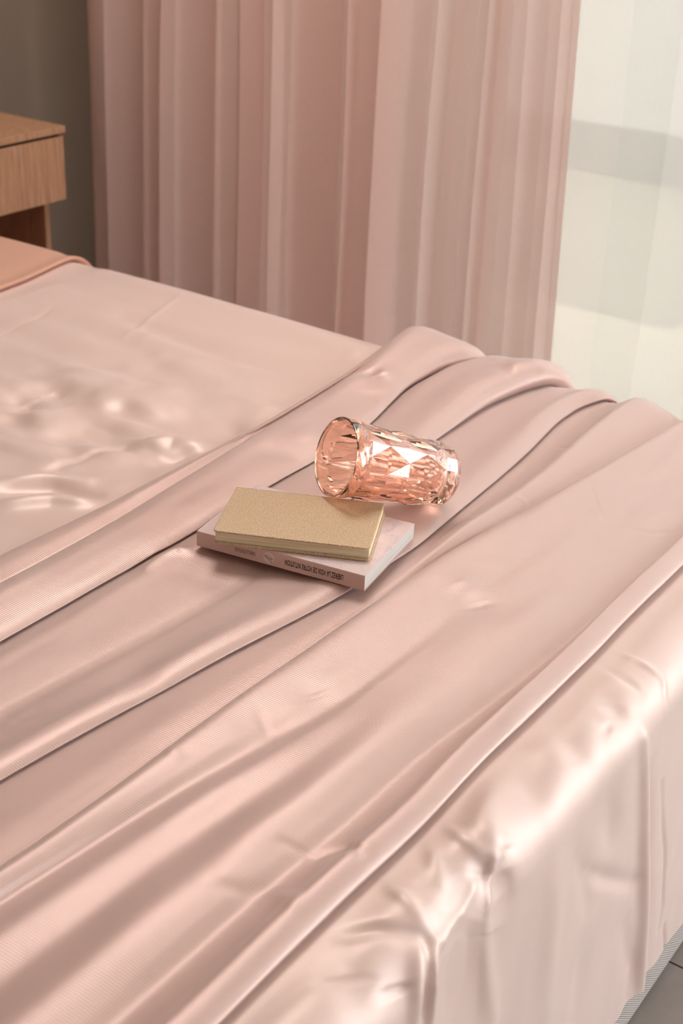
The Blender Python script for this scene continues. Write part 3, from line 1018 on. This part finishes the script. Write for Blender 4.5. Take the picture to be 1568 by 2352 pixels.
bmesh.ops.scale(bm, vec=(1.25, 1.35, 1), verts=bm.verts)
bm.transform(rotm)
mark = link_bm('red_lettering', bm, mat_red_ink, sp_o)

# ---------------------------------------------------------------- notebook
nb = frame_object('notebook', (1.0890, 0.6868, PBZ + pb_T + .0004), (-.0721, .1535, 0), (-.1535, -.0721, 0))
tag(nb, 'small golden cloth-covered notebook with cream pages lying on the paperback', 'notebook')
nb_L, nb_W, nb_T = 0.1700, 0.1120, 0.0155
mat_gold, nt, bsdf, out = new_mat('gold_woven_cloth')
tc = node(nt, 'ShaderNodeTexCoord')
mp = node(nt, 'ShaderNodeMapping')
mp.inputs['Rotation'].default_value = (0, 0, math.radians(20))
mp.inputs['Scale'].default_value = (700, 1500, 700)
nt.links.new(tc.outputs['Object'], mp.inputs['Vector'])
nz = node(nt, 'ShaderNodeTexNoise', i_Scale=1.0, i_Detail=2.0, i_Roughness=.6)
nt.links.new(mp.outputs[0], nz.inputs['Vector'])
cr = node(nt, 'ShaderNodeValToRGB')
cr.color_ramp.elements[0].position = .34
cr.color_ramp.elements[0].color = srgb(184, 148, 110)
cr.color_ramp.elements[1].position = .66
cr.color_ramp.elements[1].color = srgb(240, 214, 178)
nt.links.new(nz.outputs['Fac'], cr.inputs[0])
nt.links.new(cr.outputs[0], bsdf.inputs['Base Color'])
bsdf.inputs['Roughness'].default_value = .42
bsdf.inputs['Metallic'].default_value = .08
b = node(nt, 'ShaderNodeBump', i_Strength=.7, i_Distance=.0006)
nt.links.new(nz.outputs['Fac'], b.inputs['Height'])
nt.links.new(b.outputs[0], bsdf.inputs['Normal'])


def round_plate(x0, x1, y0, y1, z0, z1, rc, bev):
    bm = bmesh.new()
    pts = []
    # rounded corners at the open edge (y1 side), square corners at the spine (y0 side)
    for cx, cy, a0 in ((x1 - rc, y1 - rc, 0), (x0 + rc, y1 - rc, 90)):
        for k in range(6):
            a = math.radians(a0 + 90 * k / 5)
            pts.append((cx + rc * math.cos(a), cy + rc * math.sin(a)))
    pts += [(x0, y0), (x1, y0)]
    lo = [bm.verts.new((p[0], p[1], z0)) for p in pts]
    f = bm.faces.new(lo)
    ex = bmesh.ops.extrude_face_region(bm, geom=[f])
    for v in ex['geom']:
        if isinstance(v, bmesh.types.BMVert):
            v.co.z = z1
    bmesh.ops.recalc_face_normals(bm, faces=bm.faces)
    es = [e for e in bm.edges if abs(e.verts[0].co.z - e.verts[1].co.z) < 1e-6]
    bmesh.ops.bevel(bm, geom=es, offset=bev, segments=2, profile=.5, affect='EDGES')
    return bm


cth = .0023
o = link_bm('front_cover', round_plate(0, nb_L, -nb_W + .003, 0, nb_T - cth, nb_T, .006, .0009), mat_gold, nb)
o = link_bm('back_cover', round_plate(-.001, nb_L - .001, -nb_W + .003, 0.001, 0, cth, .006, .0009), mat_gold, nb)
# rounded spine on the far long edge
pro = []
for k in range(9):
    a = math.pi / 2 + math.pi * k / 8
    pro.append((-nb_W + .0035 + .0045 * math.cos(a), nb_T / 2 + nb_T / 2 * math.sin(a)))
for k in range(9):
    a = math.pi * 1.5 - math.pi * k / 8
    pro.append((-nb_W + .0035 + .0028 * math.cos(a), nb_T / 2 + (nb_T / 2 - .002) * math.sin(a)))
sweep_cover(pro, 0, nb_L, mat_gold, 'spine', nb)
bm = round_plate(.0022, nb_L - .0026, -nb_W + .0012, -.0024, cth, nb_T - cth, .004, .0)if False else box_bm(.0012, nb_L - .0026, -nb_W + .0012, -.0026, cth + .00005, nb_T - cth - .00005)
link_bm('page_block', bm, mat_cream_pages, nb)

# ---------------------------------------------------------------- faceted tumbler
mat_tumbler, nt, bsdf, out = new_mat('peach_glass')
bsdf.inputs['Base Color'].default_value = (1, .67, .53, 1)
bsdf.inputs['Transmission Weight'].default_value = 1.0
bsdf.inputs['Roughness'].default_value = 0.015
bsdf.inputs['IOR'].default_value = 1.5
bsdf.inputs['Coat Weight'].default_value = 0.8
bsdf.inputs['Coat IOR'].default_value = 1.9
bsdf.inputs['Coat Roughness'].default_value = 0.02
bsdf.inputs['Specular IOR Level'].default_value = .6

GL, GR, GB = 0.150, 0.0455, 0.0380
N = 8
bm = bmesh.new()


def ring(rad, zz_, n_, ph=0.0):
    return [bm.verts.new((rad * math.cos(2 * math.pi * (k + ph) / n_), rad * math.sin(2 * math.pi * (k + ph) / n_), zz_)) for k in range(n_)]


def rad_at(zz_):                     # zz 0 = rim, GL = base
    return GR + (GB - GR) * zz_ / GL


def quads(a, b_):
    n_ = len(a)
    for k in range(n_):
        bm.faces.new((a[k], a[(k + 1) % n_], b_[(k + 1) % n_], b_[k]))


def zip_rings(a, b_):
    """triangles between rings with different counts (both start at angle 0)"""
    na, nb2 = len(a), len(b_)
    i = j = 0
    while i < na or j < nb2:
        if j >= nb2 or (i < na and (i + 1) / na <= (j + 1) / nb2):
            bm.faces.new((a[i % na], a[(i + 1) % na], b_[j % nb2]))
            i += 1
        else:
            bm.faces.new((a[i % na], b_[(j + 1) % nb2], b_[j % nb2]))
            j += 1


NS = 96
# star lattice on the outer wall: staggered rows of star points, a raised tip in each lozenge
zs_rows = [.021, .0475, .074, .1005, .127, .140]
NR = 5                                # rows of star points; the last entry is the foot row
STAR, TIP = -.0019, .0006
stars = [ring(rad_at(zs_rows[j]) + STAR, zs_rows[j], N, .5 * (j % 2)) for j in range(NR)]
tips = {}
for j in range(NR):                   # tip of row j sits half a step beside its star points
    tips[j] = ring(rad_at(zs_rows[j]) + TIP, zs_rows[j], N, .5 * (j % 2) + .5)
for j in range(1, NR - 1):            # lozenge around tips[j][k]: stars left and right in row j, above and below in rows j-1, j+1
    for k in range(N):
        Ls, Rs = stars[j][k], stars[j][(k + 1) % N]
        kk = k if j % 2 == 0 else (k + 1) % N
        up_, dn = stars[j - 1][kk], stars[j + 1][kk]
        tp = tips[j][k]
        for q1, q2 in ((up_, Rs), (Rs, dn), (dn, Ls), (Ls, up_)):
            bm.faces.new((tp, q1, q2))
# half lozenges at both ends
for k in range(N):
    tp = tips[0][k]
    Ls, Rs = stars[0][k], stars[0][(k + 1) % N]
    dn = stars[1][k]
    bm.faces.new((tp, Rs, dn))
    bm.faces.new((tp, dn, Ls))
    j = NR - 1
    tp = tips[j][k]
    Ls, Rs = stars[j][k], stars[j][(k + 1) % N]
    kk = k if j % 2 == 0 else (k + 1) % N
    up_ = stars[j - 1][kk]
    bm.faces.new((tp, Ls, up_))
    bm.faces.new((tp, up_, Rs))
first = [v for k in range(N) for v in (stars[0][k], tips[0][k])]
lastr = [v for k in range(N) for v in (stars[NR - 1][k], tips[NR - 1][k])]
top_ring = ring(rad_at(.0155) - .0002, .0155, NS)
zip_rings(top_ring, first)
# lip
n0 = len(bm.faces)
prof_out = [(rad_at(.0155) - .0002, .0155), (rad_at(.010) + .0001, .010), (GR, .0016), (GR - .0004, .0005), (GR - .0013, 0.0), (GR - .0022, .0005), (GR - .0026, .0018), (GR - .0031, .012), (rad_at(.06) - .0060, .06), (rad_at(.11) - .0062, .11), (rad_at(.126) - .0074, .126), (rad_at(.136) - .012, .1335), (.012, .1355)]
prev = top_ring
for (rr, z_) in prof_out[1:]:
    cur = ring(rr, z_, NS)
    quads(prev, cur)
    prev = cur
cv = bm.verts.new((0, 0, .1358))
for k in range(NS):
    bm.faces.new((prev[k], prev[(k + 1) % NS], cv))
bm.faces.ensure_lookup_table()
for f in list(bm.faces)[n0:]:
    f.smooth = True
# faceted foot
last = lastr
N, ph = 2 * N, 0.0
r1_ = ring(GB + .0002, .1425, N, ph)
quads(last, r1_)
r2_ = ring(GB - .0040, GL - .0005, N, ph)
quads(r1_, r2_)
r3_ = ring(GB - .0075, GL, N, ph)
quads(r2_, r3_)
r4_ = ring(GB - .0110, GL - .0018, N, ph)
quads(r3_, r4_)
cb = bm.verts.new((0, 0, GL - .0024))
for k in range(N):
    bm.faces.new((r4_[k], r4_[(k + 1) % N], cb))
bmesh.ops.recalc_face_normals(bm, faces=bm.faces)
tum = link_bm('tumbler', bm, mat_tumbler)
A = Vector((0.8263, -0.4648, -0.3183)).normalized()
side_v = A.cross(Vector((0, 0, 1))).normalized()
upv = side_v.cross(A).normalized()
m = Matrix.Identity(4)
for i, a in enumerate((side_v, A.cross(side_v), A)):
    for j in range(3):
        m[j][i] = a[j]
m = m @ Matrix.Rotation(math.radians(17), 4, 'Z')
m.translation = Vector((1.1700, 0.7900, 0.6496))
tum.matrix_world = m
tag(tum, 'peach pink faceted glass tumbler lying tipped against the golden notebook', 'glass')

# ---------------------------------------------------------------- curtains
def curtain(name, mat, xc, nodes_y, nodes_x, z0, z1, lean, nz_=40, npts=900, seed=0, wave=0.004, edge=None):
    yy = np.linspace(0, 1, npts) * (len(nodes_y) - 1)
    k = np.clip(yy.astype(int), 0, len(nodes_y) - 2)
    f = yy - k
    g = f * f * (3 - 2 * f)
    ny_ = np.array(nodes_y)
    nx_ = np.array(nodes_x)
    Yb = ny_[k] * (1 - g * .55 - f * .45) + ny_[k + 1] * (g * .55 + f * .45)
    gx = .45 * g + .55 * f
    Xb = nx_[k] * (1 - gx) + nx_[k + 1] * gx
    zz_ = np.linspace(z0, z1, nz_)
    YB, ZB = np.meshgrid(Yb, zz_, indexing='ij')
    XB = np.repeat(Xb[:, None], nz_, 1)
    h = (ZB - .35) / .7                                # 0 near the bed top, 1 at the frame's top
    amp = 1.08 - .10 * h
    Yc = YB + lean(YB) * h + .006 * vnoise(YB / .12, ZB / .6, seed)
    Xc = xc + XB * amp + wave * vnoise(YB / .035, ZB / .35, seed + 1)
    arc_ = np.concatenate([[0], np.cumsum(np.hypot(np.diff(Yb), np.diff(Xb)))])
    UV = np.stack([np.repeat(arc_[:, None], nz_, 1), ZB], -1).reshape(-1, 2)
    return link_mesh(name, np.stack([Xc, Yc, ZB], -1).reshape(-1, 3), grid_faces(npts, nz_), mat, None, True, UV)


# pink curtain: every pleat as (y, depth); depth < 0 comes towards the bed
PLEATS = [(2.302, .003), (2.286, 0), (2.261, -.012), (2.218, -.014), (2.164, .020), (2.101, -.016), (2.042, -.006), (2.033, -.024), (2.003, -.018), (1.950, .016), (1.932, .010), (1.892, -.020),
          (1.848, -.012), (1.838, -.016), (1.795, .024), (1.785, -.010), (1.734, -.026), (1.693, -.020), (1.642, .024), (1.618, .016), (1.560, -.004), (1.556, -.024), (1.504, .026), (1.483, -.024),
          (1.437, -.010), (1.407, .004), (1.382, -.014), (1.359, .004), (1.343, .012), (1.328, -.006), (1.308, .004), (1.273, -.012), (1.256, .008), (1.250, -.006), (1.232, .006), (1.190, -.010),
          (1.154, .008), (1.117, -.010), (1.103, .006), (1.086, .002)]
PY = [p[0] for p in PLEATS]
PX = [p[1] * (2.3 if p[0] > 1.47 else 1.4) for p in PLEATS]
pc = curtain('pink_curtain', mat_pink_curtain, 2.34, PY, PX, .02, 2.55, lambda Y_: -.012 * np.clip((Y_ - 1.5) / .6, 0, 1) + .020 * np.clip((1.35 - Y_) / .25, 0, 1), seed=60, wave=.002)
tag(pc, 'gathered dusty pink curtain hanging in pleats beside the bed', 'curtain')
WYn, WXn = [], []
yv = 1.62
k = 0
rnd = random.Random(4)
while yv > -0.6:
    WYn.append(yv)
    WXn.append((.016 if k % 2 else -.016) * rnd.uniform(.5, 1.2))
    yv -= rnd.choice((.06, .085, .12, .15))
    k += 1
wc = curtain('sheer_curtain', mat_white_sheer, 2.46, WYn, WXn, .015, 2.55, lambda Y_: 0 * Y_, seed=80, wave=.002)
tag(wc, 'translucent white voile curtain hanging over the bright window', 'curtain')
bm = bmesh.new()
for xx in (2.34, 2.46):
    box_bm(xx - .012, xx + .012, -2.10, 2.44, 2.55, 2.575, bm=bm)
structure(link_bm('trim_2', bm, mat_frame))
bm = box_bm(2.30, 2.50, -2.19, 2.445, 2.575, ZC)
structure(link_bm('trim_3', bm, mat_white))

# ---------------------------------------------------------------- nightstand
nsd = tag(empty('nightstand'), 'light oak nightstand with one drawer between the bed and the curtain', 'nightstand')
NX0, NX1, NY0, NY1 = 1.790, 2.073, 2.10, HY - .004
link_bm('table_top', box_bm(NX0, NX1, NY0, NY1, .673, .6865, .001, 1), mat_wood, nsd)
dr = link_bm('drawer', box_bm(NX0 + .003, NX1 - .006, NY0 + .001, NY0 + .020, .536, .6665, .0012, 1), mat_wood, nsd)
link_bm('drawer_box', box_bm(NX0 + .016, NX1 - .016, NY0 + .0205, NY1 - .02, .545, .664), mat_gap, nsd)
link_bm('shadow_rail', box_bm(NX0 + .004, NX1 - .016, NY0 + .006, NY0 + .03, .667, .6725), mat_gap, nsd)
for a, b_ in ((NX0, NX0 + .014), (NX1 - .014, NX1)):
    link_bm('side_panel', box_bm(a, b_, NY0 + .060, NY1, 0.0, .5355, .001, 1), mat_wood, nsd)
for a, b_ in ((NX0, NX0 + .014), (NX1 - .014, NX1)):
    link_bm('drawer_side', box_bm(a, b_, NY0 + .0205, NY1, .536, .6725, .001, 1), mat_wood, nsd)
link_bm('back_panel', box_bm(NX0 + .0145, NX1 - .0145, NY1 - .012, NY1, 0.0, .6725), mat_wood, nsd)
